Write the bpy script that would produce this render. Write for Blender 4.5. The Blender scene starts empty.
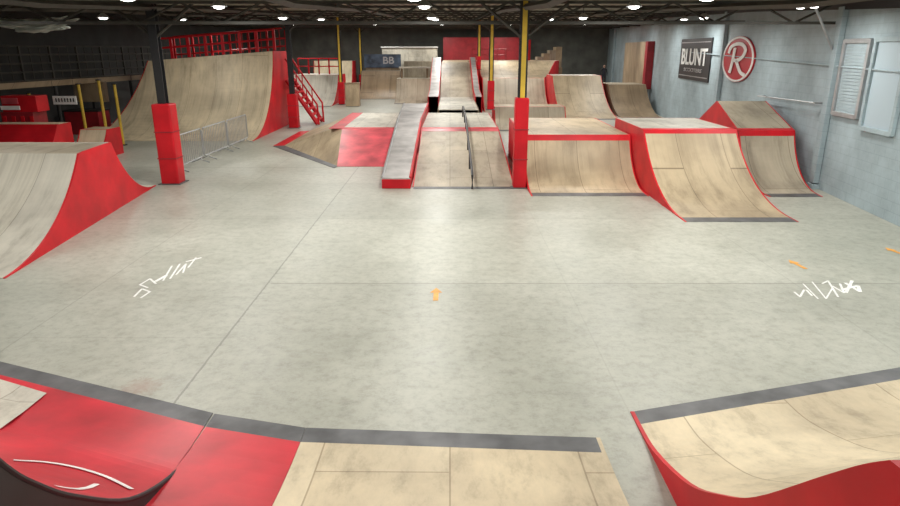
import bpy, math, random, bmesh
from mathutils import Vector, Matrix, noise
random.seed(4)
scene=bpy.context.scene
col=scene.collection
scene.view_settings.view_transform='Standard'
F=640.0; H=3.6; PITCH=math.atan(203/640.0)
SP,CP=math.sin(PITCH),math.cos(PITCH)
WA,WB=8.26,0.102   # right wall  x = WA + WB*y
# ---------------------------------------------------------------- camera
cam=bpy.data.cameras.new("camera"); cam.lens=F/900*36; cam.sensor_width=36; cam.clip_end=300
co=bpy.data.objects.new("camera",cam); col.objects.link(co)
co.location=(0,0,H); co.rotation_euler=(math.pi/2-PITCH,0,0); scene.camera=co
def D(px,py):
    u=(px-450)/F; v=(py-253)/F
    return Vector((u,CP-v*SP,-(SP+v*CP)))
def G(px,py,z=0.0):
    d=D(px,py); t=(z-H)/d.z; return Vector((0,0,H))+d*t
def P(px,py,Y):
    d=D(px,py); t=Y/d.y; return Vector((0,0,H))+d*t
def W(px,py):
    d=D(px,py); t=WA/(d.x-WB*d.y); return Vector((0,0,H))+d*t
# ---------------------------------------------------------------- materials
def newmat(name):
    m=bpy.data.materials.new(name); m.use_nodes=True
    nt=m.node_tree; b=nt.nodes["Principled BSDF"]; return m,nt,b
def N(nt,t,**k):
    n=nt.nodes.new(t)
    for a,v in k.items(): setattr(n,a,v)
    return n
def ramp_node(nt,stops):
    r=N(nt,'ShaderNodeValToRGB'); e=r.color_ramp.elements
    e[0].position,e[0].color=stops[0][0],(*stops[0][1],1)
    e[1].position,e[1].color=stops[-1][0],(*stops[-1][1],1)
    for p,c in stops[1:-1]:
        x=e.new(p); x.color=(*c,1)
    return r
def mul(c,k): return tuple(min(1,a*k) for a in c)
def noisy(name,c,rough=.5,var=.15,scale=2.0,metal=0,bump=0,detail=6,spec=None):
    m,nt,b=newmat(name)
    g=N(nt,'ShaderNodeNewGeometry'); n=N(nt,'ShaderNodeTexNoise')
    n.inputs['Scale'].default_value=scale; n.inputs['Detail'].default_value=detail
    nt.links.new(g.outputs['Position'],n.inputs['Vector'])
    r=ramp_node(nt,[(.3,mul(c,1-var)),(.7,mul(c,1+var))])
    nt.links.new(n.outputs['Fac'],r.inputs[0]); nt.links.new(r.outputs[0],b.inputs['Base Color'])
    b.inputs['Roughness'].default_value=rough; b.inputs['Metallic'].default_value=metal
    if spec is not None: b.inputs['Specular IOR Level'].default_value=spec
    if bump:
        bp=N(nt,'ShaderNodeBump'); bp.inputs['Strength'].default_value=bump
        nt.links.new(n.outputs['Fac'],bp.inputs['Height']); nt.links.new(bp.outputs[0],b.inputs['Normal'])
    return m
def plywood(name,c1,c2,seam,rough=.5):
    m,nt,b=newmat(name); L=nt.links.new
    g=N(nt,'ShaderNodeNewGeometry'); s=N(nt,'ShaderNodeSeparateXYZ'); L(g.outputs['Position'],s.inputs[0])
    a=N(nt,'ShaderNodeMath',operation='SUBTRACT'); L(s.outputs[1],a.inputs[0]); L(s.outputs[2],a.inputs[1])
    cx=N(nt,'ShaderNodeCombineXYZ'); L(s.outputs[0],cx.inputs[1]); L(a.outputs[0],cx.inputs[0])
    br=N(nt,'ShaderNodeTexBrick'); br.inputs['Scale'].default_value=1
    br.inputs['Brick Width'].default_value=2.4; br.inputs['Row Height'].default_value=1.2
    br.inputs['Mortar Size'].default_value=.009; br.inputs['Mortar Smooth'].default_value=.3
    br.inputs['Color1'].default_value=(*c1,1); br.inputs['Color2'].default_value=(*c2,1); br.inputs['Mortar'].default_value=(*seam,1)
    L(cx.outputs[0],br.inputs['Vector'])
    n=N(nt,'ShaderNodeTexNoise'); n.inputs['Scale'].default_value=1.3; n.inputs['Detail'].default_value=10; n.inputs['Roughness'].default_value=.74
    mp=N(nt,'ShaderNodeMapping'); mp.inputs['Scale'].default_value=(1.0,2.2,1); L(cx.outputs[0],mp.inputs[0]); L(mp.outputs[0],n.inputs['Vector'])
    r=ramp_node(nt,[(.3,(.58,.56,.53)),(.5,(.92,.91,.89)),(.68,(1.05,1.03,1.0)),(.85,(1.2,1.17,1.1))]); L(n.outputs['Fac'],r.inputs[0])
    mx=N(nt,'ShaderNodeMix',data_type='RGBA',blend_type='MULTIPLY'); mx.inputs[0].default_value=1
    L(br.outputs['Color'],mx.inputs[6]); L(r.outputs[0],mx.inputs[7])
    n3=N(nt,'ShaderNodeTexNoise'); n3.inputs['Scale'].default_value=.6; n3.inputs['Detail'].default_value=5; L(g.outputs['Position'],n3.inputs['Vector'])
    r3=ramp_node(nt,[(.35,(.72,.71,.70)),(.6,(1.05,1.05,1.04))]); L(n3.outputs['Fac'],r3.inputs[0])
    m2=N(nt,'ShaderNodeMix',data_type='RGBA',blend_type='MULTIPLY'); m2.inputs[0].default_value=1
    L(mx.outputs[2],m2.inputs[6]); L(r3.outputs[0],m2.inputs[7]); L(m2.outputs[2],b.inputs['Base Color'])
    b.inputs['Roughness'].default_value=rough; b.inputs['Specular IOR Level'].default_value=.35
    return m
M={}
M['ply']=plywood('plywood_warm',(.46,.365,.245),(.53,.43,.295),(.26,.20,.13))
M['plypale']=plywood('plywood_pale',(.58,.56,.50),(.64,.61,.53),(.38,.35,.30))
M['plygrey']=plywood('plywood_worn_grey',(.41,.355,.27),(.48,.42,.33),(.22,.18,.13))
M['plybrown']=plywood('plywood_brown',(.30,.225,.145),(.36,.27,.18),(.16,.11,.07))
M['cream']=plywood('plywood_cream',(.65,.55,.39),(.70,.605,.44),(.42,.34,.23))
M['red']=noisy('red_paint',(.53,.010,.018),.45,.22,1.5,spec=.25,detail=9)
M['redsurf']=noisy('red_riding_surface',(.50,.018,.032),.38,.34,1.3,detail=10,spec=.4)
M['pinkred']=noisy('faded_red_surface',(.56,.08,.10),.4,.4,1.6,detail=10)
M['steel']=noisy('dull_steel_plate',(.11,.11,.115),.5,.35,3,.3,detail=10)
M['ledgetop']=noisy('grey_ledge_top',(.42,.40,.39),.4,.3,2,.2,detail=10)
M['galv']=noisy('galvanised_tube',(.42,.43,.44),.38,.12,5,.6)
M['black']=noisy('black_paint',(.015,.015,.017),.5,.2,3)
M['darkmetal']=noisy('dark_truss_metal',(.04,.037,.03),.6,.3,3)
M['yellow']=noisy('yellow_paint',(.60,.40,.04),.5,.2,3)
M['white']=noisy('white_paint',(.8,.8,.78),.5,.06,3)
M['maroon']=noisy('maroon_paint',(.30,.012,.02),.5,.2,3)
M['blue']=noisy('dark_blue_graffiti_surface',(.06,.09,.14),.5,.8,1.6)
M['cloth']=noisy('pale_sheet',(.42,.46,.42),.6,.3,3,bump=.4)
M['orange']=noisy('orange_floor_paint',(.72,.33,.05),.5,.2,8)
M['whitepaint']=noisy('white_floor_paint',(.82,.82,.80),.5,.12,8)
M['signred']=noisy('sign_red',(.45,.012,.025),.5,.08,3)
M['skin']=noisy('skin',(.5,.3,.22),.5,.1,8)
M['jacket']=noisy('dark_jacket',(.03,.03,.04),.8,.2,8)
def floor_mat():
    m,nt,b=newmat('polished_concrete'); L=nt.links.new
    g=N(nt,'ShaderNodeNewGeometry'); s=N(nt,'ShaderNodeSeparateXYZ'); L(g.outputs['Position'],s.inputs[0])
    n1=N(nt,'ShaderNodeTexNoise'); n1.inputs['Scale'].default_value=.3; n1.inputs['Detail'].default_value=12; n1.inputs['Roughness'].default_value=.72
    L(g.outputs['Position'],n1.inputs['Vector'])
    r1=ramp_node(nt,[(.32,(.30,.305,.26)),(.5,(.385,.387,.335)),(.66,(.46,.46,.405))]); L(n1.outputs['Fac'],r1.inputs[0])
    n2=N(nt,'ShaderNodeTexNoise'); n2.inputs['Scale'].default_value=6; n2.inputs['Detail'].default_value=12; n2.inputs['Roughness'].default_value=.82
    L(g.outputs['Position'],n2.inputs['Vector'])
    r2=ramp_node(nt,[(.3,(.64,.64,.62)),(.52,(1,1,1)),(.75,(1.15,1.15,1.13))]); L(n2.outputs['Fac'],r2.inputs[0])
    mx=N(nt,'ShaderNodeMix',data_type='RGBA',blend_type='MULTIPLY'); mx.inputs[0].default_value=1
    L(r1.outputs[0],mx.inputs[6]); L(r2.outputs[0],mx.inputs[7])
    last=mx.outputs[2]
    br=N(nt,'ShaderNodeTexBrick'); br.inputs['Scale'].default_value=1; br.inputs['Brick Width'].default_value=4.8; br.inputs['Row Height'].default_value=4.1; br.offset=0
    br.inputs['Color1'].default_value=(.90,.90,.89,1); br.inputs['Color2'].default_value=(1.06,1.06,1.05,1); br.inputs['Mortar Size'].default_value=0
    mp=N(nt,'ShaderNodeMapping'); mp.inputs['Location'].default_value=(2.92,-9.75+8.2,0); L(g.outputs['Position'],mp.inputs[0]); L(mp.outputs[0],br.inputs['Vector'])
    m3=N(nt,'ShaderNodeMix',data_type='RGBA',blend_type='MULTIPLY'); m3.inputs[0].default_value=1; L(last,m3.inputs[6]); L(br.outputs['Color'],m3.inputs[7]); last=m3.outputs[2]
    def stain(scale,lo,hi,k,c,det=4,sc=(1,1,1)):
        nonlocal last
        mp=N(nt,'ShaderNodeMapping'); mp.inputs['Scale'].default_value=sc; L(g.outputs['Position'],mp.inputs[0])
        n4=N(nt,'ShaderNodeTexNoise'); n4.inputs['Scale'].default_value=scale; n4.inputs['Detail'].default_value=det; n4.inputs['Roughness'].default_value=.7; L(mp.outputs[0],n4.inputs['Vector'])
        r4=ramp_node(nt,[(lo,(0,0,0)),(hi,(k,k,k))]); L(n4.outputs['Fac'],r4.inputs[0])
        m4=N(nt,'ShaderNodeMix',data_type='RGBA'); L(r4.outputs[0],m4.inputs[0]); L(last,m4.inputs[6]); m4.inputs[7].default_value=(*c,1); last=m4.outputs[2]
    stain(1.6,.58,.74,.5,(.20,.18,.14),10); stain(.9,.56,.75,.35,(.25,.26,.21),10,(1,.35,1)); stain(2.2,.64,.78,.4,(.60,.60,.56),10)
    # local brown patch near the red ramp
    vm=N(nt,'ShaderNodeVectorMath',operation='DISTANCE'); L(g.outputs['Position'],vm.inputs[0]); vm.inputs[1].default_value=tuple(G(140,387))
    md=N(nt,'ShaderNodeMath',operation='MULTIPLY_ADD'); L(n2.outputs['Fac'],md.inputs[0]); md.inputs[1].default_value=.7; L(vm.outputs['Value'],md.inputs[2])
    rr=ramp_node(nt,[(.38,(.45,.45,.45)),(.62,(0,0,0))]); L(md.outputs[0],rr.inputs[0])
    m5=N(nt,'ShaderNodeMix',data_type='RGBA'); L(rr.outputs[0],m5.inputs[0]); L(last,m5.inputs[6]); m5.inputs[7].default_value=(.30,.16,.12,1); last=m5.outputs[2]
    def joint(axis,pos,w,strength,lo=None,hi=None):
        nonlocal last
        a=N(nt,'ShaderNodeMath',operation='SUBTRACT'); L(s.outputs[axis],a.inputs[0]); a.inputs[1].default_value=pos
        wn=N(nt,'ShaderNodeMath',operation='MULTIPLY_ADD'); L(n2.outputs['Fac'],wn.inputs[0]); wn.inputs[1].default_value=.06; L(a.outputs[0],wn.inputs[2])
        ab=N(nt,'ShaderNodeMath',operation='ABSOLUTE'); L(wn.outputs[0],ab.inputs[0])
        lt=N(nt,'ShaderNodeMath',operation='LESS_THAN'); L(ab.outputs[0],lt.inputs[0]); lt.inputs[1].default_value=w
        f=lt.outputs[0]
        if lo is not None:
            o=1-axis
            g1=N(nt,'ShaderNodeMath',operation='GREATER_THAN'); L(s.outputs[o],g1.inputs[0]); g1.inputs[1].default_value=lo
            g2=N(nt,'ShaderNodeMath',operation='LESS_THAN'); L(s.outputs[o],g2.inputs[0]); g2.inputs[1].default_value=hi
            q=N(nt,'ShaderNodeMath',operation='MULTIPLY'); L(g1.outputs[0],q.inputs[0]); L(g2.outputs[0],q.inputs[1])
            q2=N(nt,'ShaderNodeMath',operation='MULTIPLY'); L(q.outputs[0],q2.inputs[0]); L(f,q2.inputs[1]); f=q2.outputs[0]
        q3=N(nt,'ShaderNodeMath',operation='MULTIPLY'); L(f,q3.inputs[0]); q3.inputs[1].default_value=strength
        mm=N(nt,'ShaderNodeMix',data_type='RGBA'); L(q3.outputs[0],mm.inputs[0]); L(last,mm.inputs[6]); mm.inputs[7].default_value=(.13,.13,.11,1)
        last=mm.outputs[2]
    joint(0,-2.92,.014,.6); joint(1,9.75,.014,.5,-2.9,12); joint(1,13.9,.018,.22)
    joint(0,1.9,.010,.16); joint(0,-5.6,.012,.3); joint(1,7.7,.012,.2,-9,-2.9); joint(0,5.6,.012,.2); joint(1,20.5,.03,.4,-20,-3)
    L(last,b.inputs['Base Color'])
    r3=ramp_node(nt,[(.3,(.32,.32,.32)),(.7,(.52,.52,.52))]); L(n1.outputs['Fac'],r3.inputs[0]); L(r3.outputs[0],b.inputs['Roughness'])
    return m
M['floor']=floor_mat()
def wall_mat(name,c,seam):
    m,nt,b=newmat(name); L=nt.links.new
    g=N(nt,'ShaderNodeNewGeometry'); s=N(nt,'ShaderNodeSeparateXYZ'); L(g.outputs['Position'],s.inputs[0])
    cx=N(nt,'ShaderNodeCombineXYZ'); L(s.outputs[1],cx.inputs[0]); L(s.outputs[2],cx.inputs[1])
    br=N(nt,'ShaderNodeTexBrick'); br.inputs['Scale'].default_value=1; br.inputs['Brick Width'].default_value=.44; br.inputs['Row Height'].default_value=.22
    br.inputs['Mortar Size'].default_value=.008
    br.inputs['Color1'].default_value=(*c,1); br.inputs['Color2'].default_value=(*mul(c,1.05),1); br.inputs['Mortar'].default_value=(*seam,1)
    L(cx.outputs[0],br.inputs['Vector'])
    n=N(nt,'ShaderNodeTexNoise'); n.inputs['Scale'].default_value=.9; n.inputs['Detail'].default_value=9; n.inputs['Roughness'].default_value=.65
    L(g.outputs['Position'],n.inputs['Vector'])
    r=ramp_node(nt,[(.3,(.7,.7,.7)),(.65,(1.06,1.06,1.06))]); L(n.outputs['Fac'],r.inputs[0])
    mx=N(nt,'ShaderNodeMix',data_type='RGBA',blend_type='MULTIPLY'); mx.inputs[0].default_value=1
    L(br.outputs['Color'],mx.inputs[6]); L(r.outputs[0],mx.inputs[7]); L(mx.outputs[2],b.inputs['Base Color'])
    b.inputs['Roughness'].default_value=.7
    return m
M['wall']=wall_mat('painted_block_wall',(.355,.44,.475),(.32,.395,.43))
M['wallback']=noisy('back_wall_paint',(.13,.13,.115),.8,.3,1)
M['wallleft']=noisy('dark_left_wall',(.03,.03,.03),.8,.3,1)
def corr(name,c):
    m,nt,b=newmat(name); L=nt.links.new
    g=N(nt,'ShaderNodeNewGeometry'); w=N(nt,'ShaderNodeTexWave'); w.inputs['Scale'].default_value=1.2; w.inputs['Distortion'].default_value=.3
    L(g.outputs['Position'],w.inputs['Vector']); r=ramp_node(nt,[(.2,mul(c,.5)),(.8,mul(c,1.3))]); L(w.outputs['Fac'],r.inputs[0]); L(r.outputs[0],b.inputs['Base Color'])
    b.inputs['Roughness'].default_value=.8; return m
M['ceil']=corr('corrugated_roof',(.26,.245,.19))
m,nt,b=newmat('lamp_glow'); b.inputs['Emission Color'].default_value=(1,.98,.92,1); b.inputs['Emission Strength'].default_value=12; M['glow']=m
m,nt,b=newmat('frosted_window'); b.inputs['Base Color'].default_value=(.42,.52,.58,1); b.inputs['Roughness'].default_value=.3; M['glass']=m
# ---------------------------------------------------------------- mesh helpers
def wl(o):
    v=Vector(o.location)
    while o.parent: o=o.parent; v+=Vector(o.location)
    return v
def reg(o,label=None,cat=None,group=None):
    if label: o['label']=label
    if cat: o['category']=cat
    if group: o['group']=group
def empty(name,loc,label,cat,group=None):
    o=bpy.data.objects.new(name,None); o.empty_display_size=.2; o.location=loc; col.objects.link(o); reg(o,label,cat,group); return o
def mk(name,verts,faces,mat,parent=None,loc=None,smooth=False):
    me=bpy.data.meshes.new(name)
    if parent is not None: org=wl(parent)
    else: org=Vector(loc) if loc is not None else Vector((0,0,0))
    me.from_pydata([Vector(v)-org for v in verts],[],faces); me.validate(); me.update()
    if smooth:
        for p in me.polygons: p.use_smooth=True
    if mat: me.materials.append(M[mat])
    o=bpy.data.objects.new(name,me); col.objects.link(o)
    if parent is not None: o.parent=parent
    else: o.location=org
    return o
def boxvf(c,s,rz=0,vf=None,R=None):
    V,Fc=vf if vf else ([],[])
    b=len(V); c=Vector(c); Rm=R if R else Matrix.Rotation(rz,3,'Z')
    for dz in(-1,1):
        for dx,dy in((-1,-1),(1,-1),(1,1),(-1,1)):
            V.append(c+Rm@Vector((dx*s[0]/2,dy*s[1]/2,dz*s[2]/2)))
    Fc+= [tuple(b+i for i in f) for f in((3,2,1,0),(4,5,6,7),(0,1,5,4),(1,2,6,5),(2,3,7,6),(3,0,4,7))]
    return V,Fc
def box(name,c,s,mat,parent=None,rz=0,bev=.01,loc=None,R=None):
    v,f=boxvf(c,s,rz,R=R); o=mk(name,v,f,mat,parent,loc=loc if loc else (c if parent is None else None))
    if bev:
        m=o.modifiers.new('b','BEVEL'); m.width=bev; m.segments=2
    return o
def tubevf(pts,r,n=8,vf=None,cap=True):
    V,Fc=vf if vf else ([],[])
    pts=[Vector(p) for p in pts]; b=len(V); k=len(pts)
    for i,p in enumerate(pts):
        d=(pts[min(i+1,k-1)]-pts[max(i-1,0)]).normalized()
        up=Vector((0,0,1)) if abs(d.z)<.9 else Vector((0,1,0))
        a=d.cross(up).normalized(); c=a.cross(d).normalized()
        for j in range(n):
            t=2*math.pi*j/n; V.append(p+a*r*math.cos(t)+c*r*math.sin(t))
    for i in range(k-1):
        for j in range(n):
            Fc.append((b+i*n+j,b+i*n+(j+1)%n,b+(i+1)*n+(j+1)%n,b+(i+1)*n+j))
    if cap:
        Fc.append(tuple(b+j for j in range(n))); Fc.append(tuple(b+(k-1)*n+j for j in reversed(range(n))))
    return V,Fc
def solid(o,t,off=-1):
    m=o.modifiers.new('s','SOLIDIFY'); m.thickness=t; m.offset=off; return o
def strip(name,A,B,mat,parent,th=.03,loc=None):
    n=len(A); v=list(A)+list(B); f=[(i,i+n,i+n+1,i+1) for i in range(n-1)]
    v2=v+[Vector(p)-Vector((0,0,th)) for p in v]; m=2*n
    f2=f+[tuple(reversed([q+m for q in x])) for x in f]
    for i in range(n-1):
        f2.append((i,i+1,i+1+m,i+m)); f2.append((i+n+1,i+n,i+n+m,i+n+1+m))
    f2.append((0,m,n+m,n)); f2.append((n-1,2*n-1,2*n-1+m,n-1+m))
    return mk(name,v2,f2,mat,parent,loc=loc)
def side(name,A,mat,parent,base=0.0,th=.04,outx=0):
    pts=[Vector(p) for p in A]; n=len(pts)
    bot=[Vector((p.x,p.y,min(base,p.z-.002))) for p in pts]
    off=Vector((th if outx>0 else -th,0,0)) if outx else Vector((th,0,0))
    v=pts+bot+[p+off for p in pts]+[p+off for p in bot]; f=[]
    for i in range(n-1):
        f.append((i,i+1,n+i+1,n+i)); f.append((2*n+i,3*n+i,3*n+i+1,2*n+i+1)); f.append((i,2*n+i,2*n+i+1,i+1)); f.append((n+i,n+i+1,3*n+i+1,3*n+i))
    f.append((0,n,3*n,2*n)); f.append((n-1,3*n-1,4*n-1,2*n-1))
    return mk(name,v,f,mat,parent)
def ramp(name,label,cat,L,R,segs,smat='red',base=0.0,back=True,group=None,sides=(True,True),lmat=None,rmat=None):
    L=[Vector(p) for p in L]; R=[Vector(p) for p in R]
    c=(L[0]+L[-1]+R[0]+R[-1])/4; e=empty(name,(c.x,c.y,base),label,cat,group)
    for (i0,i1,pn,mt) in segs:
        strip(pn,L[i0:i1+1],R[i0:i1+1],mt,e)
    if sides[0]: side('side_panel',L,lmat or smat,e,base,outx=-1)
    if sides[1]: side('side_panel',R,rmat or smat,e,base,outx=1)
    if back and L[-1].z>base+.1:
        a,b=L[-1],R[-1]; y=.03
        v=[a,b,Vector((b.x,b.y,base)),Vector((a.x,a.y,base))]; v+= [p+Vector((0,y,0)) for p in v]
        mk('back_panel',v,[(0,1,2,3),(7,6,5,4),(0,4,5,1),(1,5,6,2),(2,6,7,3),(3,7,4,0)],smat,e)
    return e
def arc(y0,z0,y1,z1,n=20):
    r=y1-y0; h=z1-z0; Rr=(r*r+h*h)/(2*abs(h)); th=math.asin(min(1,abs(r)/Rr)); s=1 if r>0 else -1
    return [(y0+s*Rr*math.sin(th*i/n),z0+Rr*(1-math.cos(th*i/n))) for i in range(n+1)]
def LR(prof,xl,xr):
    return [Vector((xl,y,z)) for y,z in prof],[Vector((xr,y,z)) for y,z in prof]
def resample(pts,k=6):
    out=[]
    n=len(pts)
    for i in range(n-1):
        p0=Vector(pts[max(i-1,0)]);p1=Vector(pts[i]);p2=Vector(pts[i+1]);p3=Vector(pts[min(i+2,n-1)])
        for j in range(k):
            t=j/k
            out.append(.5*((2*p1)+(-p0+p2)*t+(2*p0-5*p1+4*p2-p3)*t*t+(-p0+3*p1-3*p2+p3)*t**3))
    out.append(Vector(pts[-1])); return out
def quarter(name,label,xl,xr,yf,yt,h,deck,surf='ply',deckm='plygrey',smat='red',band='red',bw=.3,base=0.0,plate=True,group=None,n=22,bn=0,z0=.015,sides=(True,True)):
    a=arc(yf,base+z0,yt,base+h,n)
    pr=[(yf-.35,base+.006)]+a if plate else a
    k=len(pr)-1
    pr=pr+[(yt+bw,base+h),(yt+deck,base+h)]
    L,R=LR(pr,xl,xr)
    segs=[]
    s0=0
    if plate: segs.append((0,1,'transition_plate','steel')); s0=1
    segs+=[(s0,k-bn,'riding_surface',surf),(k-bn,k+1,'coping_band',band),(k+1,k+2,'deck',deckm)]
    return ramp(name,label,'skate ramp',L,R,segs,smat,base,group=group,sides=sides)
# ---------------------------------------------------------------- room shell
def cz(y):
    k=[(-6,4.6),(13,4.6),(24,5.1),(40,5.6),(62,6.0)]
    for (a,b),(c,d) in zip(k,k[1:]):
        if y<=c: return b+(d-b)*(y-a)/(c-a)
    return 6.0
YB=62.0; XL=-17.5
ys=[-4,13,24,40,YB]
def wx(y): return WA+WB*y
def structure(o): o['kind']='structure'; return o
structure(mk('floor',[(XL-.1,-4,0),(wx(-4)+.1,-4,0),(wx(YB)+.1,YB+.1,0),(XL-.1,YB+.1,0),(XL-.1,-4,-.1),(wx(-4)+.1,-4,-.1),(wx(YB)+.1,YB+.1,-.1),(XL-.1,YB+.1,-.1)],
  [(0,1,2,3),(7,6,5,4),(0,4,5,1),(1,5,6,2),(2,6,7,3),(3,7,4,0)],'floor'))
v=[];f=[]
for y in ys: v+=[(XL,y,cz(y)),(wx(y),y,cz(y))]
for i in range(len(ys)-1): f.append((2*i,2*i+1,2*i+3,2*i+2))
structure(solid(mk('ceiling',v,f,'ceil'),.1,1))
def wallstrip(name,fx,mat,th):
    v=[];f=[]
    for y in ys: v+=[(fx(y),y,0),(fx(y),y,cz(y)),(fx(y)+th,y,0),(fx(y)+th,y,cz(y))]
    for i in range(len(ys)-1):
        a=4*i;b=a+4
        f+=[(a,b,b+1,a+1),(a+2,a+3,b+3,b+2),(a+1,b+1,b+3,a+3),(a,a+2,b+2,b)]
    f+=[(0,1,3,2),(4*len(ys)-4,4*len(ys)-2,4*len(ys)-1,4*len(ys)-3)]
    return structure(mk(name,v,f,mat))
wallstrip('wall_right',wx,'wall',.2)
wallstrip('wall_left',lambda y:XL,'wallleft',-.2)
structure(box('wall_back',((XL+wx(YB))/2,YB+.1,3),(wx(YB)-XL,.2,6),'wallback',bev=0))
v=[];f=[]
for y in ys:
    z=cz(y); v+=[(wx(y)-.12,y,z-.22),(wx(y)-.12,y,z-.01),(wx(y)-.005,y,z-.01),(wx(y)-.005,y,z-.22)]
for i in range(len(ys)-1):
    a=4*i;b=a+4
    f+=[(a,b,b+1,a+1),(a+1,b+1,b+2,a+2),(a+2,b+2,b+3,a+3),(a+3,b+3,b,a)]
structure(mk('trim_1',v,f,'black'))
# ---------------------------------------------------------------- foreground ramps
profR=[(5.86,.01),(5.62,.012),(5.1,.06),(4.29,.32),(3.72,.66),(3.30,.98),(2.73,1.56),(2.49,1.80),(2.34,1.93)]
pr=[(q.y,q.z) for q in [Vector((0,a,b)) for a,b in profR[:1]]+resample([(0,a,b) for a,b in profR[1:]],5)]
k=len(pr)-1
pr+=[(2.1,1.95),(-.5,1.95)]
L=[Vector((1.92,y,z)) for y,z in pr]; R=[Vector((7.2,y+1.5,z)) for y,z in pr]
e=ramp('quarter_pipe','pale plywood quarter pipe with red side on the concrete floor','skate ramp',L,R,
  [(0,1,'transition_plate','steel'),(1,k,'riding_surface','cream'),(k,k+1,'coping_band','red'),(k+1,k+2,'deck','ply')],'red')
profL=[(5.83,.01),(5.58,.012),(5.1,.014),(4.68,.075),(4.05,.357),(3.47,.845),(3.16,1.18),(2.97,1.44),(2.75,1.85)]
pr=[profL[0]]+[(q.y,q.z) for q in resample([(0,a,b) for a,b in profL[1:]],5)]
k=len(pr)-1
pr+=[(2.5,1.87),(-.5,1.87)]
R=[Vector((-2.46,y,z)) for y,z in pr]; L=[Vector((-6.6,y+1.6,z)) for y,z in pr]
e=ramp('quarter_pipe','glossy red quarter pipe with white scrawl and dark steel foot','skate ramp',L,R,
  [(0,1,'transition_plate','steel'),(1,k,'riding_surface','redsurf'),(k,k+1,'coping_band','steel'),(k+1,k+2,'deck','ply')],'maroon',sides=(True,False))
i0=next(i for i,(y,z) in enumerate(pr) if y<5.0)
side('side_panel',R[i0:],'black',e,outx=1)
tv=tubevf([p+Vector((.03,0,.0)) for p in R[i0:k+1]],.02,8)
mk('end_trim',*tv,'black',e)
def zleft(p):
    yy=p.y-1.6*(-2.46-p.x)/4.14
    for (a,b),(c,dd) in zip(pr,pr[1:]):
        if c<=yy<=a: return b+(dd-b)*(a-yy)/max(1e-6,a-c)
    return 0
def on_left(px,py):
    d=D(px,py); t=2.4/abs(d.x)*1.028
    while t<9:
        p=Vector((0,0,H))+d*t
        if p.z<=zleft(p): break
        t+=.004
    return p
for pts,w in (([(14,461),(45,463),(75,468),(105,477),(132,490)],.016),([(56,487),(78,490),(97,485)],.02)):
    A=resample([on_left(a,b) for a,b in pts],6)
    T=[(A[min(i+1,len(A)-1)]-A[max(i-1,0)]) for i in range(len(A))]
    def off(p,t,s):
        n=Vector((-t.y,t.x,0)).normalized()*s; q=p+n; q.x=min(q.x,-2.47); q.z=zleft(q)+.012; return q
    strip('paint_scrawl',[off(p,t,w) for p,t in zip(A,T)],[off(p,t,-w) for p,t in zip(A,T)],'whitepaint',e,th=.004)
q=[on_left(a,b) for a,b in ((0,380),(47,394),(26,411),(0,430))]
mk('concrete_corner',[p+Vector((0,0,.012)) for p in q],[(3,2,1,0)],'plypale',e)
def bank(xl,yl,xr,yr,mat,label,sm,sides):
    pz=[(.12,.008),(-.13,.012)]+[(-.13-a,z) for a,z in arc(0,.015,2.6,.55,14)[1:]]
    L=[Vector((xl,yl+a,z)) for a,z in pz]; R=[Vector((xr,yr+a,z)) for a,z in pz]
    return ramp('low_bank',label,'skate ramp',L,R,[(0,1,'transition_plate','steel'),(1,len(pz)-1,'riding_surface',mat)],sm,sides=sides)
bank(-2.44,5.70,-1.44,5.44,'redsurf','narrow red painted bank beside the plywood bank','redsurf',(False,False))
bank(-1.435,5.44,1.42,5.27,'cream','pale plywood bank with dark steel foot','cream',(False,True))
# ---------------------------------------------------------------- left spine ramp
near=arc(9.95,.015,13.3,1.55,18); far=[(y,z) for y,z in reversed(arc(17.55,.015,15.0,1.55,12))]
pr=near+[(13.5,1.56),(14.8,1.56)]+far
L=[Vector((-13.5,y,z)) for y,z in pr]; R=[Vector((-7.38-.11*(y-9.9),y,z)) for y,z in pr]
k=len(near)-1
ramp('spine_ramp','pale grey spine ramp with bright red curved side','skate ramp',L,R,
 [(0,k,'riding_surface','plypale'),(k,k+1,'coping_band','plygrey'),(k+1,k+2,'deck','plygrey'),(k+2,len(pr)-1,'riding_surface','plypale')],'red',back=False)
# ---------------------------------------------------------------- big quarter
yf,yt=26.7,31.0
a=arc(yf,.015,yt,3.35,26)
pr=a+[(yt+.15,3.35),(yt+3.0,3.35)]
k=len(a)-1
L=[Vector((-14.0-1.1*max(0,1-z/3.35),y,z*(3.12/3.35))) for y,z in pr]; R=[Vector((-8.2,y,z*(3.55/3.35))) for y,z in pr]
big=ramp('quarter_pipe','tall pale plywood quarter pipe with red side panel','skate ramp',L,R,
 [(0,k,'riding_surface','cream'),(k,k+1,'coping_band','steel'),(k+1,k+2,'deck','ply')],'red')
def railing(name,label,p0,p1,h,nb,mat='red',panels=0,group=None,r=.035,rails=(1,.5)):
    p0=Vector(p0);p1=Vector(p1); e=empty(name,(p0+p1)/2,label,'railing',group)
    for i in range(nb+1):
        p=p0.lerp(p1,i/nb); box('post',p+Vector((0,0,h/2)),(2*r,2*r,h),mat,e,bev=.004)
    for q in rails:
        mk('rail',*tubevf([p0+Vector((0,0,h*q)),p1+Vector((0,0,h*q))],r*.8,8),mat,e)
    if panels:
        n=nb*panels; vf=([],[])
        for i in range(n+1):
            p=p0.lerp(p1,i/n); boxvf(p+Vector((0,0,h*.5)),(.03,.03,h*.9),0,vf)
        mk('bars',*vf,mat,e)
    return e
railing('safety_railing','red steel guard railing on top of the tall ramp deck',(-13.9,31.6,3.15),(-8.25,31.6,3.58),.93,7,'red',0,r=.06,rails=(1,.55))
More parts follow.
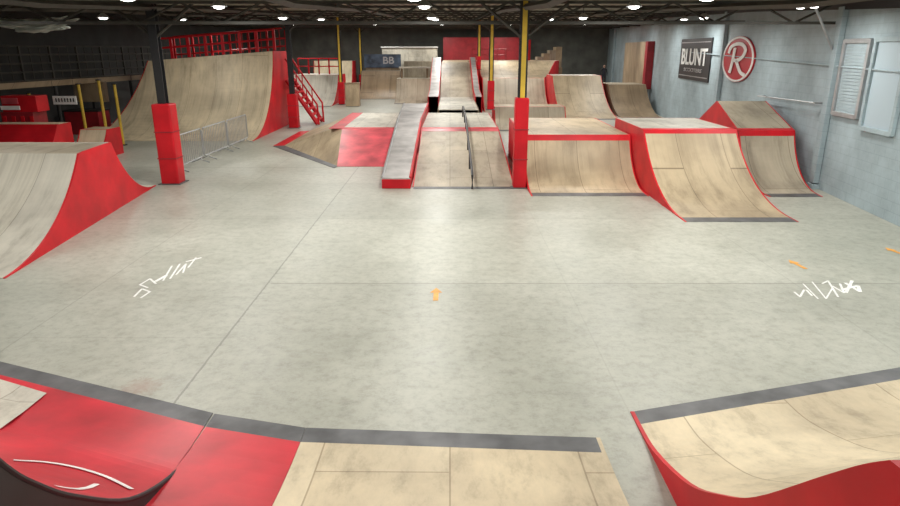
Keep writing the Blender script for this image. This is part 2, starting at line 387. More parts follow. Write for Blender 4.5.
railing('safety_railing','red steel guard railing along the back of the tall ramp deck',(-13.9,33.9,3.15),(-8.25,33.9,3.58),1.08,6,'red',3,r=.05,rails=(1,.55,.2))
st=empty('staircase',(-7.5,33.2,0),'red steel staircase with handrails beside the tall ramp','stairs')
for i in range(8):
    x=-6.75-i*.17; z=.27*(i+1)
    box('step',(x,33.3,z-.03),(.25,1.2,.06),'red',st,bev=.005)
for yy in(32.65,33.95):
    mk('stringer',*tubevf([(-6.65,yy,.05),(-8.05,yy,2.2)],.11,6),'red',st)
    mk('handrail',*tubevf([(-6.6,yy,0.02),(-6.62,yy,1.0),(-8.05,yy,3.2)],.05,8),'red',st)
    for t in(.33,.66): mk('baluster',*tubevf([(-6.65-1.4*t,yy,.1+2.1*t),(-6.65-1.4*t,yy,1+2.15*t)],.03,6),'red',st)
# ---------------------------------------------------------------- posts
def post(x,y,padh,base=0.0,w=.38,style='black',pad=True):
    top=cz(y)-.02
    e=empty('support_post',(x,y,base),('yellow and black' if style=='yellow' else 'black')+' steel roof post with red padded foot','post','roof support posts')
    vf=([],[])
    zc=(base+top)/2; hh=top-base
    for s in(-1,1): boxvf((x,y+s*.1,zc),(.22,.02,hh),0,vf)
    boxvf((x,y,zc),(.02,.2,hh),0,vf)
    mk('steel_column',*vf,'black',e)
    if style=='yellow': box('yellow_cover',(x,y-.125,(base+padh+top)/2),(.12,.02,top-base-padh),'yellow',e,bev=0)
    if pad: 
        box('padding',(x,y,base+padh/2+.005),(w,w,padh),'red',e,bev=.04)
        for q in(.33,.66): box('strap',(x,y,base+padh*q),(w+.02,w+.02,.03),'maroon',e,bev=0)
    box('base_plate',(x,y,base+.012),(w+.12,w+.12,.02),'steel',e,bev=0)
    for s in(-1,1): mk('brace',*tubevf([(x,y,top-.9),(x+s*1.1,y,top-.05)],.045,6),'darkmetal',e)
post(-7.85,17.95,2.2,w=.5); post(1.9,17.35,2.4,w=.36,style='yellow')
post(-7.55,31.5,1.6,w=.45); post(1.95,31.5,1.35,base=.86,w=.32,style='yellow')
post(-7.5,45.5,1.5,w=.4,style='yellow'); post(1.97,45.4,.9,base=2.3,w=.26,style='yellow')
post(-7.9,59.2,1.5,w=.4,style='yellow')
# ---------------------------------------------------------------- crowd barriers
def barrier(y0,y1,x):
    e=empty('crowd_barrier',(x,(y0+y1)/2,0),'galvanised steel crowd barrier standing on the concrete','barrier','crowd barriers')
    z0,z1=.18,1.1
    mk('frame',*tubevf([(x,y0+.05,z0),(x,y0,z0+.05),(x,y0,z1-.08),(x,y0+.08,z1),(x,y1-.08,z1),(x,y1,z1-.08),(x,y1,z0+.05),(x,y1-.05,z0),(x,y0+.05,z0)],.024,8),'galv',e)
    n=15; vf=([],[])
    for i in range(1,n):
        y=y0+(y1-y0)*i/n; tubevf([(x,y,z0),(x,y,z1)],.011,5,vf)
    mk('bars',*vf,'galv',e)
    for y in(y0+.3,y1-.3):
        mk('foot',*tubevf([(x-.3,y,.02),(x-.05,y,.1),(x,y,.2),(x+.05,y,.1),(x+.3,y,.02)],.02,6),'galv',e)
for i in range(3): barrier(19.3+i*2.42,19.3+i*2.42+2.36,-8.35+.02*i)
# ---------------------------------------------------------------- funbox
z=.85
fb=empty('funbox',(0,24,0),'low plywood funbox with red hip and red coping line','skate ramp')
def quadpart(name,pts,mat,par,th=.03):
    n=len(pts); v=[Vector(p) for p in pts]+[Vector(p)-Vector((0,0,th)) for p in pts]
    f=[tuple(range(n)),tuple(reversed(range(n,2*n)))]+[(i,i+n,(i+1)%n+n,(i+1)%n) for i in range(n)]
    return mk(name,v,f,mat,par)
YT=23.7
quadpart('deck',[(-4.0,YT+.5,z),(1.75,YT+.5,z),(1.75,30,z),(-4.3,30,z)],'plypale',fb)
quadpart('coping_band',[(-4.0,YT,z+.004),(1.75,YT,z+.004),(1.75,YT+.5,z+.004),(-4.0,YT+.5,z+.004)],'red',fb)
ym=YT-.35; zm=z*(1-.35/(YT-17.35))
quadpart('coping_band',[(-1.0,ym,zm+.004),(1.75,ym,zm+.004),(1.75,YT,z+.004),(-1.0,YT,z+.004)],'pinkred',fb,.01)
quadpart('riding_surface',[(-1.0,17.35,.015),(1.75,17.35,.015),(1.75,YT,z),(-1.0,YT,z)],'plygrey',fb)
quadpart('transition_plate',[(-1.0,17.1,.006),(1.75,17.1,.006),(1.75,17.35,.016),(-1.0,17.35,.016)],'steel',fb,.005)
quadpart('hip_surface',[(-3.66,20.6,.015),(-1.0,20.6,.015),(-1.0,YT,z),(-3.95,YT,z)],'pinkred',fb)
quadpart('hip_surface',[(-6.5,25.2,.03),(-3.66,20.6,.015),(-3.95,YT,z),(-4.25,YT+.35,z)],'ply',fb)
quadpart('hip_surface',[(-6.5,25.2,.03),(-4.25,YT+.35,z),(-4.3,30,z),(-6.5,30,.03)],'ply',fb)
quadpart('edge_strip',[(-6.95,25.2,.012),(-6.5,25.2,.035),(-6.5,30,.035),(-6.95,30,.012)],'red',fb)
quadpart('edge_strip',[(-6.95,25.2,.012),(-3.7,20.3,.012),(-3.66,20.6,.03),(-6.5,25.2,.035)],'steel',fb)
quadpart('edge_strip',[(-4.45,YT+.1,z+.006),(-3.95,YT,z+.006),(-4.0,30,z+.006),(-4.5,30,z+.006)],'red',fb,.01)
side('side_panel',[(1.75,17.35,.015),(1.75,YT,z),(1.75,30,z)],'red',fb,outx=1)
side('side_panel',[(-1.0,17.35,.015),(-1.0,20.6,.42)],'red',fb,outx=-1)
quadpart('back_panel',[(-4.3,30,z),(1.75,30,z),(1.75,30.4,.02),(-4.3,30.4,.02)],'ply',fb)
le=empty('grind_ledge',(-1.4,22,0),'sloping grind ledge with grey metal top and red sides','skate ledge')
Lp=[(-1.84,17.15,.30),(-1.90,YT,1.20),(-2.1,29.9,1.28)]; Rp=[(-1.08,17.15,.30),(-1.05,YT,1.20),(-1.0,29.9,1.28)]
strip('top_plate',[Vector(p) for p in Lp],[Vector(p) for p in Rp],'ledgetop',le,.04)
side('side_panel',[Vector(p)-Vector((0,0,.042)) for p in Lp],'red',le,outx=1)
side('side_panel',[Vector(p)-Vector((0,0,.042)) for p in Rp],'red',le,outx=-1)
box('end_panel',(-1.46,17.15,.13),(.78,.05,.25),'red',le)
for Q in(Lp,Rp):
    mk('edge_trim',*tubevf([Vector(p)+Vector((0,0,.005)) for p in Q],.035,6),'galv' if Q is Lp else 'red',le)
rl=empty('grind_rail',(.55,21,0),'dark round steel grind rail running down the bank','skate rail')
mk('rail_tube',*tubevf([(.6,17.0,.02),(.6,17.05,.38),(.6,17.3,.45),(.57,YT,1.3),(.55,27.5,1.34),(.55,27.8,1.2),(.55,27.85,.87)],.035,8),'black',rl)
for y in(18.9,20.9,YT,25.8):
    zt=.45+(1.3-.45)*(y-17.3)/(YT-17.3) if y<YT else 1.31; zb=.02+(z)*(y-17.35)/(YT-17.35) if y<YT else z
    mk('leg',*tubevf([(.58,y,zb),(.58,y,zt)],.025,6),'black',rl)
# ---------------------------------------------------------------- quarters on the right
quarter('quarter_pipe','plywood quarter pipe with red coping band beside the padded post',2.14,5.1,16.55,18.4,1.3,4.7,surf='ply',deckm='ply',bw=.05,bn=2,n=28)
quarter('quarter_pipe','free-standing plywood launch ramp with red side and red band',5.2,7.62,13.95,17.3,1.58,3.0,surf='ply',deckm='plypale',bw=.3,bn=1,n=28)
a=arc(16.45,.015,18.4,1.42,16); pr=[(16.1,.006)]+a+[(18.6,1.46),(20.9,2.05),(24.5,.6)]
k=len(a)
L=[Vector((8.25+(.12 if y>18.6 else 0)*(y-18.6),y,zz)) for y,zz in pr]; R=[Vector((wx(y)-.36,y,zz)) for y,zz in pr]
ramp('hipped_ramp','plywood ramp with raised top and red band against the blue-grey wall','skate ramp',L,R,
 [(0,1,'transition_plate','steel'),(1,k-1,'riding_surface','plygrey'),(k-1,k+1,'coping_band','red'),(k+1,k+2,'upper_bank','plygrey'),(k+2,k+3,'back_bank','plygrey')],'red')
quarter('quarter_pipe','plywood quarter pipe with red curved side further down the hall',6.3,9.25,35.6,40.8,2.1,2.2,surf='ply',deckm='plypale',bw=.15)
quarter('quarter_pipe','worn brown plywood quarter pipe close to the wall',9.6,11.75,36.3,39.8,1.62,2.4,surf='plybrown',deckm='plygrey',smat='plybrown',band='plygrey',bw=.1)
pr=[(39.6,.01)]+[(y,zz) for y,zz in arc(39.7,.02,43.3,1.85,14)]
k=len(pr)-1; pr+=[(43.6,1.85),(46,1.95),(50.5,2.8),(50.8,2.8),(54,2.8)]
L=[Vector((2.15,y,zz)) for y,zz in pr]; R=[Vector((6.15+max(0,y-43.5)*.25,y,zz)) for y,zz in pr]
ramp('terraced_bank','pale plywood bank rising in terraces with red edges','skate ramp',L,R,
 [(0,k,'riding_surface','plygrey'),(k,k+1,'coping_band','red'),(k+1,k+2,'deck','ply'),(k+2,k+3,'upper_bank','ply'),(k+3,k+4,'coping_band','red'),(k+4,k+5,'deck','cream')],'red')
quarter('quarter_pipe','small plywood ramp behind the funbox deck',2.2,5.6,30.5,32.0,.95,1.6,surf='plygrey',deckm='ply',bw=.15)
pr=[(31.4,.87),(39.5,.9),(47,2.75),(47.25,2.76),(54,2.76)]
L=[Vector((-.55,y,zz)) for y,zz in pr]; R=[Vector((1.35,y,zz)) for y,zz in pr]
ramp('roll_in_bank','long grey roll-in bank between two ledges','skate ramp',L,R,
 [(0,1,'deck','plypale'),(1,2,'riding_surface','plygrey'),(2,3,'coping_band','steel'),(3,4,'deck','ply')],'plybrown')
for xa,xb in((-1.2,-.66),(1.43,1.76)):
    L=[Vector((xa,y,zz)) for y,zz in((36.5,1.15),(39.5,1.3),(47,3.1),(48,3.1))]; R=[Vector((xb,p.y,p.z)) for p in L]
    ramp('grind_ledge','grey topped ledge with red sides flanking the roll-in bank','skate ledge',L,R,[(0,3,'top_plate','ledgetop')],'red',group='ledges beside the roll-in bank')
quarter('quarter_pipe','dark quarter pipe below a lettered blue board',-7.1,-4.0,50.5,53.4,2.0,.8,surf='plybrown',deckm='plypale',smat='black',band='steel',bw=.15)
bd=empty('graffiti_board',(-5.5,54.6,0),'dark blue board with pale lettering above the ramp','board')
box('panel',(-5.5,54.5,2.75),(3.0,.1,1.05),'blue',bd)
box('stand',(-5.5,54.65,1.4),(2.8,.12,2.75),'plybrown',bd)
def text(name,s,mat,parent,center,w,h,xdir,zdir=Vector((0,0,1)),ext=.01,shear=0):
    cu=bpy.data.curves.new('t','FONT'); cu.body=s; cu.extrude=.02; cu.shear=shear
    cu.offset=.018
    o=bpy.data.objects.new('t',cu); col.objects.link(o); bpy.context.view_layer.update()
    me=bpy.data.meshes.new_from_object(o.evaluated_get(bpy.context.evaluated_depsgraph_get())); bpy.data.objects.remove(o)
    xs=[v.co.x for v in me.vertices]; yy=[v.co.y for v in me.vertices]
    cx,cy=(min(xs)+max(xs))/2,(min(yy)+max(yy))/2; sx,sy=w/(max(xs)-min(xs)),h/(max(yy)-min(yy))
    nrm=xdir.cross(zdir); org=wl(parent)
    for v in me.vertices:
        v.co=Vector(center)+xdir*((v.co.x-cx)*sx)+zdir*((v.co.y-cy)*sy)+nrm*(v.co.z/.02*ext)-org
    me.materials.clear(); me.materials.append(M[mat]); ob=bpy.data.objects.new(name,me); col.objects.link(ob); ob.parent=parent; return ob
text('lettering','BB',"galv",bd,(-5.0,54.43,2.8),.9,.55,Vector((1,0,0)))
bw=empty('concrete_block_stage',(-2.9,58,0),'pale stepped stage with grey blocks at the far end','stage')
box('lower_tier',(-2.4,57.2,1.35),(3.0,1.8,2.7),'plygrey',bw); box('upper_tier',(-3.5,59.2,1.9),(4.8,1.9,3.8),'plypale',bw)
box('cap',(-3.5,58.2,3.84),(4.9,.3,.08),'white',bw)
quarter('quarter_pipe','weathered plywood ramp with a bench on its deck',-3.9,-1.4,46.2,48.6,1.6,2.0,surf='plygrey',deckm='plygrey',smat='plybrown',band='steel',bw=.15)
bn=empty('bench',(-2.65,49.7,1.6),'low pale wooden bench on the ramp deck','bench')
box('seat',(-2.65,49.7,2.35),(2.3,.7,.1),'plypale',bn)
for x in(-3.6,-1.7): box('leg',(x,49.7,1.96),(.14,.6,.68),'plybrown',bn)
quarter('quarter_pipe','white quarter pipe with red side near the stairs',-11.2,-8.0,44,47.5,1.9,3,surf='plypale',deckm='plypale',bw=.2)
railing('safety_railing','red railing on the deck of the white quarter pipe',(-11.1,48.8,1.91),(-8.1,48.8,1.91),1.1,4,'red',0,r=.05)
quarter('quarter_pipe','pale plywood ramp with dark steel foot against the far wall',-11.8,-8.5,55,58,2.7,2,surf='cream',deckm='plypale',bw=.2)
bxo=empty('plywood_box',(-6.3,44,0),'upright plywood box beside the padded post','box')
box('body',(-6.5,44,.75),(.9,.7,1.46),'ply',bxo); box('lid',(-6.5,44,1.5),(.96,.76,.05),'plybrown',bxo)
ud=empty('upper_platform',(4,57,0),'raised platform with dark red back wall','platform')
box('deck',(2.9,56.6,2.7),(7.0,4.6,.12),'ply',ud); box('front_panel',(2.9,54.35,1.3),(7.0,.08,2.6),'plybrown',ud)
box('red_wall',(2.9,58.9,3.7),(7.0,.1,1.9),'maroon',ud)
railing('safety_railing','dark red railing on the raised platform',(1.8,55,2.77),(4.6,55,2.77),.9,4,'maroon',0,r=.04)
pb=empty('plywood_steps',(7.6,54,0),'stacked plywood steps beside red panels','steps')
for i in range(5): box('step',(7.0+i*.5,56.2,2.5+i*.13),(.5,1.6,.6+i*.26),'plygrey' if i%2 else 'ply',pb)
box('red_panel',(6.55,55.5,3.3),(.2,.1,2.2),'red',pb); box('support',(8.0,56.6,1.1),(2.9,1.2,2.2),'plybrown',pb)
d0=W(640,85); yy=d0.y
ps=empty('plywood_sheet',(wx(yy)-.2,yy,0),'tall plywood sheet leaning against the wall in a red frame','board')
ya,yb=W(629,60).y,W(651,60).y; za,zb=P(640,86,yy).z,P(640,42,yy).z
mk('sheet',*boxvf((wx((ya+yb)/2)-.35,(ya+yb)/2,(za+zb)/2),(.05,abs(ya-yb),zb-za),-math.atan(WB)),'ply',ps)
box('frame',(wx(yb)-.25,yb-.5,(za+zb)/2),(.5,.5,zb-za),'maroon',ps)
box('prop',(wx(yy)-.35,yy,za/2),(.1,.8,za),'plybrown',ps)
# ---------------------------------------------------------------- wall items
xd=Vector((-WB,-1,0)).normalized(); nrm=xd.cross(Vector((0,0,1)))
Rw=Matrix((xd,Vector((0,0,1)).cross(xd),Vector((0,0,1)))).transposed()
def wallbox(name,ya,yb,z0,z1,off,th,mat,par,bev=.01):
    yc=(ya+yb)/2; c=Vector((wx(yc),yc,(z0+z1)/2))+nrm*(off+th/2)
    return box(name,c,(abs(ya-yb)*math.sqrt(1+WB*WB),th,z1-z0),mat,par,bev=bev,R=Rw)
if nrm.x>0: nrm=-nrm
ya,yb=W(681,60).y,W(711.5,60).y; yc=(ya+yb)/2
z1=P(696,38.5,yc).z; z0=P(696,80,yc).z
bn=empty('wall_banner',(wx(yc),yc,z0),'black wall banner with bold white distressed lettering','banner')
wallbox('board',ya,yb,z0,z1,.01,.05,'black',bn)
wd=ya-yb; hh=z1-z0; cc=Vector((wx(yc),yc,0))+nrm*.075
text('lettering','BLUNT','white',bn,cc+Vector((0,0,z0+hh*.56)),wd*.84,hh*.40,xd)
text('small_lettering','SCOOTERS','galv',bn,cc+Vector((0,0,z0+hh*.24)),wd*.6,hh*.09,xd)
for zf in(.09,.91): 
    wallbox('border',ya-.15,yb+.15,z0+hh*zf-.02,z0+hh*zf+.02,.06,.01,'galv',bn,bev=0)
ya,yb=W(724,60).y,W(756,60).y; yc=(ya+yb)/2; z1=P(741,36,yc).z; z0=P(741,82,yc).z; zc=(z0+z1)/2
sg=empty('round_sign',(wx(yc),yc,z0),'round red wall sign with white ring and large letter R','sign')
def disc(name,ra,rb,off,th,mat,inner=0):
    c=Vector((wx(yc),yc,zc)); V=[];Fc=[]; n=48
    for o in(off,off+th):
        for q in((1,) if not inner else (1,inner)):
            for j in range(n):
                t=2*math.pi*j/n; V.append(c+xd*(ra*q*math.cos(t))+Vector((0,0,rb*q*math.sin(t)))+nrm*o)
    if not inner:
        Fc=[tuple(range(n)),tuple(reversed(range(n,2*n)))]+[(j,(j+1)%n,n+(j+1)%n,n+j) for j in range(n)]
    else:
        for j in range(n):
            k=(j+1)%n
            Fc+=[(j,k,n+k,n+j),(2*n+j,3*n+j,3*n+k,2*n+k),(j,2*n+j,2*n+k,k),(n+j,n+k,3*n+k,3*n+j)]
    return mk(name,V,Fc,mat,sg)
ra=(ya-yb)/2; rb=(z1-z0)/2
disc('disc',ra,rb,.01,.05,'signred'); disc('ring',ra*.98,rb*.98,.062,.02,'white',.92)
cc=Vector((wx(yc),yc,zc))+nrm*.08
def strokes(name,paths,w,mat,par,c,sx,sz):
    for pth in paths:
        A=resample([(a,b,0) for a,b in pth],6); V=[];Fc=[];n=len(A)
        for i,p in enumerate(A):
            t=(A[min(i+1,n-1)]-A[max(i-1,0)]).normalized(); q=Vector((-t.y,t.x,0))*w
            for s in(1,-1):
                for o in(0,.02):
                    r=p+q*s; V.append(c+xd*(r.x*sx)+Vector((0,0,r.y*sz))+nrm*o)
        for i in range(n-1):
            a=4*i;b=a+4
            Fc+=[(a,a+2,b+2,b),(a+1,b+1,b+3,a+3),(a,b,b+1,a+1),(a+2,a+3,b+3,b+2)]
        Fc+=[(0,1,3,2),(4*n-4,4*n-2,4*n-1,4*n-3)]
        mk(name,V,Fc,mat,par)
strokes('letter_stroke',[[(-.18,.50),(-.22,.1),(-.28,-.3),(-.36,-.62)],[(-.55,.25),(-.45,.52),(-.1,.66),(.28,.62),(.48,.4),(.35,.1),(.05,-.05),(-.22,-.04)],[(-.02,-.05),(.15,-.3),(.35,-.55),(.62,-.66)]],.075,'white',sg,cc,ra,rb)
def win(nm,pa,pb,py0,py1,shutter):
    ya,yb=W(pa,80).y,W(pb,80).y; ym=(ya+yb)/2; pm=(pa+pb)/2
    z1=P(pm,py0,ym).z; z0=P(pm,py1,ym).z
    e=empty(nm,(wx(ym),ym,z0),None,None); e['kind']='structure'
    wallbox('pane',ya,yb,z0,z1,.004,.03,'glass',e)
    for a,b,c,d in((ya+.06,ya-.06,z0-.06,z1+.06),(yb+.06,yb-.06,z0-.06,z1+.06),(ya,yb,z0-.08,z0+.03),(ya,yb,z1-.03,z1+.08)):
        wallbox('frame',a,b,c,d,.004,.09,'galv' if shutter else 'wall',e)
    if shutter:
        n=22
        for i in range(n): wallbox('slat',ya-.1,yb+.1,z0+(z1-z0)*(i+.08)/n,z0+(z1-z0)*(i+.92)/n,.035,.015,'wall',e,bev=0)
win('window_1',841,866,42,114,True); win('window_2',872,905,40,130,False)
wsh=empty('wall_bracket_rail',W(783,98),'thin steel pipe rail fixed to the wall','rail')
p=W(766,96); q=W(825,103)
mk('tube',*tubevf([p+nrm*.25,q+nrm*.25],.022,6),'galv',wsh)
for s in(p,q): mk('bracket',*tubevf([s+nrm*.0,s+nrm*.27],.025,6),'galv',wsh)
for k,(px,wdt) in enumerate(((833,.28),(720,.25),(612,.4))):
    y=W(px,90).y
    e=empty('wall_column',(wx(y),y,0),'painted steel column against the block wall','column','wall columns')
    c=Vector((wx(y),y,cz(y)/2))+nrm*.08
    box('shaft',c,(wdt,.14,cz(y)-.3),'wall',e,R=Rw); box('foot',Vector((c.x,c.y,.06)),(wdt*1.3,.2,.12),'wall',e,R=Rw)
y=W(838,50).y
lp=empty('wall_lamp',W(838,50),'grey angled lamp bracket with bright lamp on the wall','lamp')
A=W(838,50)+nrm*.03; B=P(814,4,y-.8)
mk('arm',*tubevf([A,A+nrm*.1,B],.03,8),'galv',lp); mk('head',*boxvf(B+Vector((0,0,-.03)),(.24,.16,.07)),'galv',lp); mk('bulb',*boxvf(B+Vector((0,0,-.075)),(.18,.10,.02)),'glow',lp)
mk_c=mk('wall_conduit',*tubevf([Vector((wx(y_),y_,3.1+.02*(y_-12)))+nrm*.06 for y_ in (10,20,32)],.02,6),'wall',loc=(wx(20),20,3.1)); reg(mk_c,'thin grey conduit pipe running along the wall','pipe')
# ---------------------------------------------------------------- left shop area
for px,yt_ in((37,93),(87,84),(106,80),(121,84)):
    b=P(px,136 if px<100 else 128,25.5); x=b.x
    e=empty('yellow_post',(x,25.5,0),'thin yellow steel post beside the dark shop area','post','yellow posts')
    ztop=P(px,yt_,25.5).z
    mk('pole',*tubevf([(x,25.5,0),(x,25.5,ztop)],.055,8),'yellow',e); box('cap',(x,25.5,ztop),(.16,.16,.04),'black',e); box('foot',(x,25.5,.02),(.22,.22,.04),'black',e)
def frontbox(px0,px1,py0,py1,Y,dep,mat,par,nm):
    a=P(px0,py0,Y); b=P(px1,py1,Y)
    return box(nm,((a.x+b.x)/2,Y+dep/2,(a.z+b.z)/2),(abs(b.x-a.x),dep,abs(a.z-b.z)),mat,par,bev=.01)
cn=empty('counter_cabinet',(P(18,140,23).x,23.4,0),'maroon counter cabinet with white and red panels','cabinet')
frontbox(0,38,112,140,23,.8,'maroon',cn,'body'); frontbox(0,38,96,112,23,.7,'red',cn,'header')
frontbox(1,18,98,104,22.95,.04,'pinkred',cn,'panel'); frontbox(0,20,106,110,22.95,.04,'white',cn,'panel')
for i in range(4): frontbox(2+i*9,9+i*9,116,132,22.97,.03,'red',cn,'slat_panel')
z_=P(18,140,23).z
box('plinth',(P(20,140,23).x,23.4,z_/2),(1.3,.7,max(.05,z_)),'black',cn)
hs=empty('hanging_sign',P(65,95,25),'small white hanging sign with dark lettering','sign')
frontbox(52,77,96,104.5,25,.05,'white',hs,'board')
for i in range(7):
    frontbox(55+i*2.9,56.8+i*2.9,98.2,102,24.97,.02,'black',hs,'glyph')
for px in(54,75): 
    p=P(px,96,25.02); mk('wire',*tubevf([p,(p.x,p.y,cz(25)-.1)],.006,5),'black',hs)
quarter('quarter_pipe','red quarter pipe with cream edge by the counter',-16.6,-13.0,19.2,21.4,1.25,.8,surf='red',deckm='cream',bw=.2,plate=False)
quarter('quarter_pipe','small plywood topped red ramp by the yellow posts',-12.9,-12.0,21.0,22.6,.95,.9,surf='cream',deckm='ply',bw=.15,plate=False)
shp=empty('shop_counter',(-16.3,28.6,0),'dark shop counter with a brown shelf','counter')
box('body',(-16.3,29.3,.5),(1.5,1,1.0),'maroon',shp); box('shelf',(-16.3,29.9,1.8),(1.4,.3,.9),'plybrown',shp); box('top',(-16.3,29.3,1.03),(1.6,1.1,.06),'black',shp); box('shelf_upright',(-16.3,30.0,1.2),(.1,.1,.6),'black',shp)
railing('mezzanine_railing','long black slatted railing along the dark side',( -17.2,21,2.45),(-14.6,40,2.45),1.3,12,'darkmetal',3,r=.04,rails=(1,.75,.5,.25,.0))
mb=empty('timber_edge_beam',(-16,30,0),'timber edge beam below the dark railing','beam')
mk('beam',*boxvf((-15.95,30.3,2.3),(.12,19.5,.22),-math.atan(2.6/19)),'plybrown',mb)
for y in(22,27,32,38): mk('prop',*tubevf([(-16.9+.137*(y-21.5),y,0),(-16.9+.137*(y-21.5),y,2.2)],.07,8),'black',mb)
p=P(38,27,21)
me=bpy.data.meshes.new('s')
bm=bmesh.new(); bmesh.ops.create_icosphere(bm,subdivisions=5,radius=1)
for v in bm.verts:
    n_=noise.noise(v.co*1.8)*.6+noise.noise(v.co*5)*.3
    v.co=v.co*(1+n_); v.co.x*=1.15; v.co.y*=.5; v.co.z*=.17
    v.co.z+= .10*(v.co.x*v.co.x)-.1
bm.to_mesh(me); bm.free(); me.materials.append(M['cloth'])
for q in me.polygons: q.use_smooth=True
hc=bpy.data.objects.new('hanging_sheet',me); hc.location=(p.x,p.y,4.42); col.objects.link(hc); reg(hc,'crumpled pale plastic sheet slung under the roof','sheet')
# ---------------------------------------------------------------- roof trusses and lamps
def truss(y):
    zt=cz(y)-.04; zb=zt-.5; x0,x1=XL+.1,wx(y)-.15
    e=empty('roof_truss',((x0+x1)/2,y,zb),'dark steel lattice roof truss spanning the hall','truss','roof trusses')
    box('top_chord',((x0+x1)/2,y,zt),(x1-x0,.12,.08),'darkmetal',e,bev=0); box('bottom_chord',((x0+x1)/2,y,zb),(x1-x0,.12,.07),'darkmetal',e,bev=0)
    n=26; vf=([],[])
    for i in range(n):
        xa=x0+(x1-x0)*i/n; xb=x0+(x1-x0)*(i+1)/n
        tubevf([(xa,y,zb if i%2 else zt),(xb,y,zt if i%2 else zb)],.03,5,vf)
    mk('lattice',*vf,'darkmetal',e)
for y in(17.5,24.5,31.5,36.2,40.9,45.5,50,54.7,59.2): truss(y)
for i,x in enumerate((-12.5,-7.8,-3,1.9,6.8)):
    ysx=[-3,13,24,40,61.5]
    vf=([],[])
    for a,b in zip(ysx,ysx[1:]): tubevf([(x,a,cz(a)-.16),(x,b,cz(b)-.16)],.08,4,vf)
    o=mk('roof_purlin',*vf,'darkmetal',loc=(x,30,4.9)); reg(o,'dark steel beam running the length of the roof','beam','roof beams')
def lamp(x,y,p,drop=.7):
    z=cz(y)-drop
    e=empty('high_bay_lamp',(x,y,z),'round high bay lamp hanging from the dark roof','lamp','high bay lamps')
    V,Fc=[],[]; n=16
    for zz,r in((.14,.05),(.10,.10),(.02,.18),(0,.19)):
        for j in range(n): V.append((x+r*math.cos(6.2832*j/n),y+r*math.sin(6.2832*j/n),z+zz))
    for i in range(3):
        for j in range(n): Fc.append((i*n+j,i*n+(j+1)%n,(i+1)*n+(j+1)%n,(i+1)*n+j))
    Fc.append(tuple(range(n)))
    mk('shade',V,Fc,'galv',e)
    V,Fc=[],[]
    for zz,r in((.015,.13),(-.03,.11),(-.05,.05)):
        for j in range(n): V.append((x+r*math.cos(6.2832*j/n),y+r*math.sin(6.2832*j/n),z+zz))
    for i in range(2):
        for j in range(n): Fc.append((i*n+j,i*n+(j+1)%n,(i+1)*n+(j+1)%n,(i+1)*n+j))
    Fc.append(tuple(range(2*n,3*n)))
    mk('bulb',V,Fc,'glow',e)
    if drop>.3: mk('rod',*tubevf([(x,y,z+.12),(x,y,cz(y)-.02)],.012,5),'black',e)
    ld=bpy.data.lights.new('lamp_light','AREA'); ld.shape='DISK'; ld.size=.5; ld.energy=p; ld.color=(1,.985,.93)
    lo=bpy.data.objects.new('lamp_light',ld); lo.location=(x,y,z-.12); col.objects.link(lo); 
    return e
for y in(1.5,6.5,11.5,16,22,28.5,35,42,49,56):
    for x in(-11.2,-5.4,-.6,4.3,8.2 if y<25 else 9.8):
        pw=104
        if abs(x+.6)<6 and 9<y<30: pw=126
        if x<-10: pw=48
        if y>30: pw=135
        if x>8 and y<25: pw=88
        if y<3: pw=75
        lamp(x,y,pw, .17 if y<20 else .42)
# ---------------------------------------------------------------- floor markings
def mark(name,label,polys,mat,cat='floor marking'):
    V=[];Fc=[]; c=G(*polys[0][0])
    for q in polys:
        A,w=q[:-1],q[-1]*.8
        pts=[G(*a) for a in A]
        for a,b in zip(pts,pts[1:]):
            d=(b-a).normalized(); s=Vector((-d.y,d.x,0))*w; i=len(V)
            V+=[a+s,a-s,b-s+d*w*.5,b+s+d*w*.5]; 
            for k in range(4): V[i+k]=V[i+k]+Vector((0,0,.004+.0004*(len(Fc)%7)))
            Fc.append((i,i+1,i+2,i+3))
    o=mk(name,V,Fc,mat,loc=(c.x,c.y,.0)); reg(o,label,cat)
    return o
mark('floor_scrawl','white brush scrawl painted on the concrete',[
 [(134,297),(142,289),(150,292),(141,298),.022],[(148,288),(140,285),(150,279),(156,284),.022],[(155,282),(166,276),.04],[(163,281),(172,266),.02],[(170,279),(180,264),.02],[(176,275),(186,264),(183,273),.02],[(186,262),(201,258),.03],[(188,268),(196,258),.02]],'whitepaint')
mark('floor_scrawl','white brush lettering painted on the concrete',[
 [(794,292),(800,297),(804,290),.02],[(806,290),(812,296),.02],[(803,284),(818,299),.015],[(812,282),(826,299),(832,289),.015],[(822,284),(828,281),(838,297),.02],[(832,286),(844,293),(840,284),.022],[(845,283),(860,292),(858,286),(842,290),.035],[(846,293),(852,281),.03]],'whitepaint')
def arrow(px,py,ang,s,label):
    c=G(px,py); V=[]
    for a,b in((0,1.0),(-.5,.3),(-.2,.3),(-.2,-.8),(.2,-.8),(.2,.3),(.5,.3)):
        x=a*s*1.3;y=b*s*2; V.append(Vector((c.x+x*math.cos(ang)-y*math.sin(ang),c.y+x*math.sin(ang)+y*math.cos(ang),.005)))
    o=mk('floor_arrow',V,[(0,1,2,5,6),(2,3,4,5)],'orange',loc=(c.x,c.y,0)); reg(o,label,'floor marking')
arrow(436,295,0,.15,'small orange arrow painted on the concrete')
arrow(798,265,.1,.14,'faded orange arrow painted on the concrete')
arrow(896,252,.1,.14,'faded orange arrow painted near the wall')
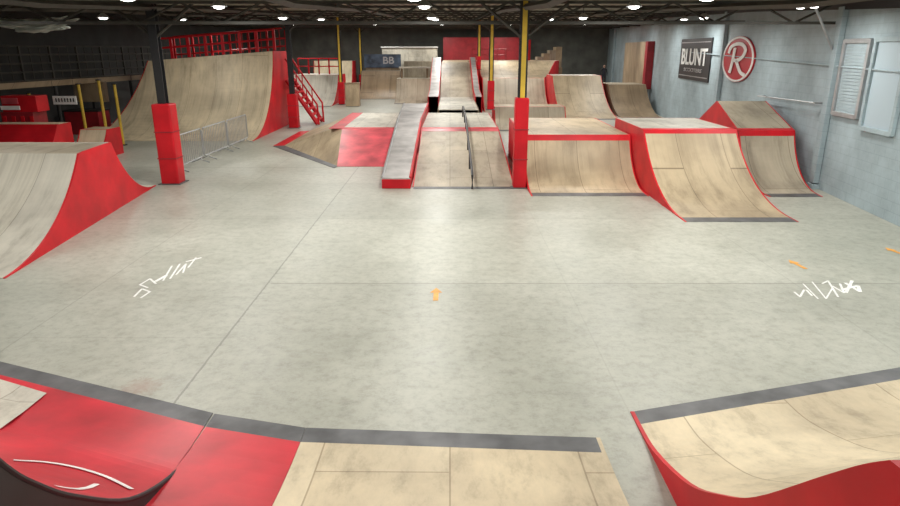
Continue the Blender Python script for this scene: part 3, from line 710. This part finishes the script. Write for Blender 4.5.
# ---------------------------------------------------------------- distant person
pd=box('plywood_box',(12.6,54,.35),(1.3,1.2,.7),'plybrown'); reg(pd,'low brown plywood box near the far wall','box')
me=bpy.data.meshes.new('person'); z0=.7
J=[(0,0,.95),(0,0,1.2),(0,0,1.42),(0,0,1.52),(0,-.02,1.62),(0,0,1.72),(.1,0,.9),(.11,-.03,.5),(.12,0,.08),(.12,-.12,.04),(-.1,0,.9),(-.12,-.02,.5),(-.14,0,.08),(-.14,-.12,.04),
 (.2,0,1.4),(.26,-.02,1.12),(.24,-.14,.9),(-.2,0,1.4),(-.27,-.02,1.12),(-.24,-.16,.92)]
E=[(0,1),(1,2),(2,3),(3,4),(4,5),(0,6),(6,7),(7,8),(8,9),(0,10),(10,11),(11,12),(12,13),(2,14),(14,15),(15,16),(2,17),(17,18),(18,19)]
Rr=[.15,.14,.13,.06,.1,.08,.1,.065,.045,.04,.1,.065,.045,.04,.065,.045,.035,.065,.045,.035]
me.from_pydata([Vector(j) for j in J],E,[]); me.materials.append(M['jacket'])
pn=bpy.data.objects.new('person',me); pn.location=(12.5,54,z0); col.objects.link(pn)
sk=pn.modifiers.new('skin','SKIN')
bpy.context.view_layer.objects.active=pn
for i,r in enumerate(Rr): me.skin_vertices[0].data[i].radius=(r,r*.8)
me.skin_vertices[0].data[0].use_root=True
pn.modifiers.new('sub','SUBSURF').levels=1
reg(pn,'person in dark clothing standing near the far wall','person')
bm=bmesh.new(); bmesh.ops.create_uvsphere(bm,u_segments=12,v_segments=8,radius=.105); m2=bpy.data.meshes.new('face'); bm.to_mesh(m2); bm.free(); m2.materials.append(M['skin'])
fo=bpy.data.objects.new('head',m2); fo.parent=pn; fo.location=(0,-.03,1.63); fo.scale=(.85,.95,1.15); col.objects.link(fo)
# ---------------------------------------------------------------- world
w=bpy.data.worlds.new('world'); scene.world=w; w.use_nodes=True
w.node_tree.nodes['Background'].inputs[0].default_value=(.8,.9,1,1); w.node_tree.nodes['Background'].inputs[1].default_value=.3
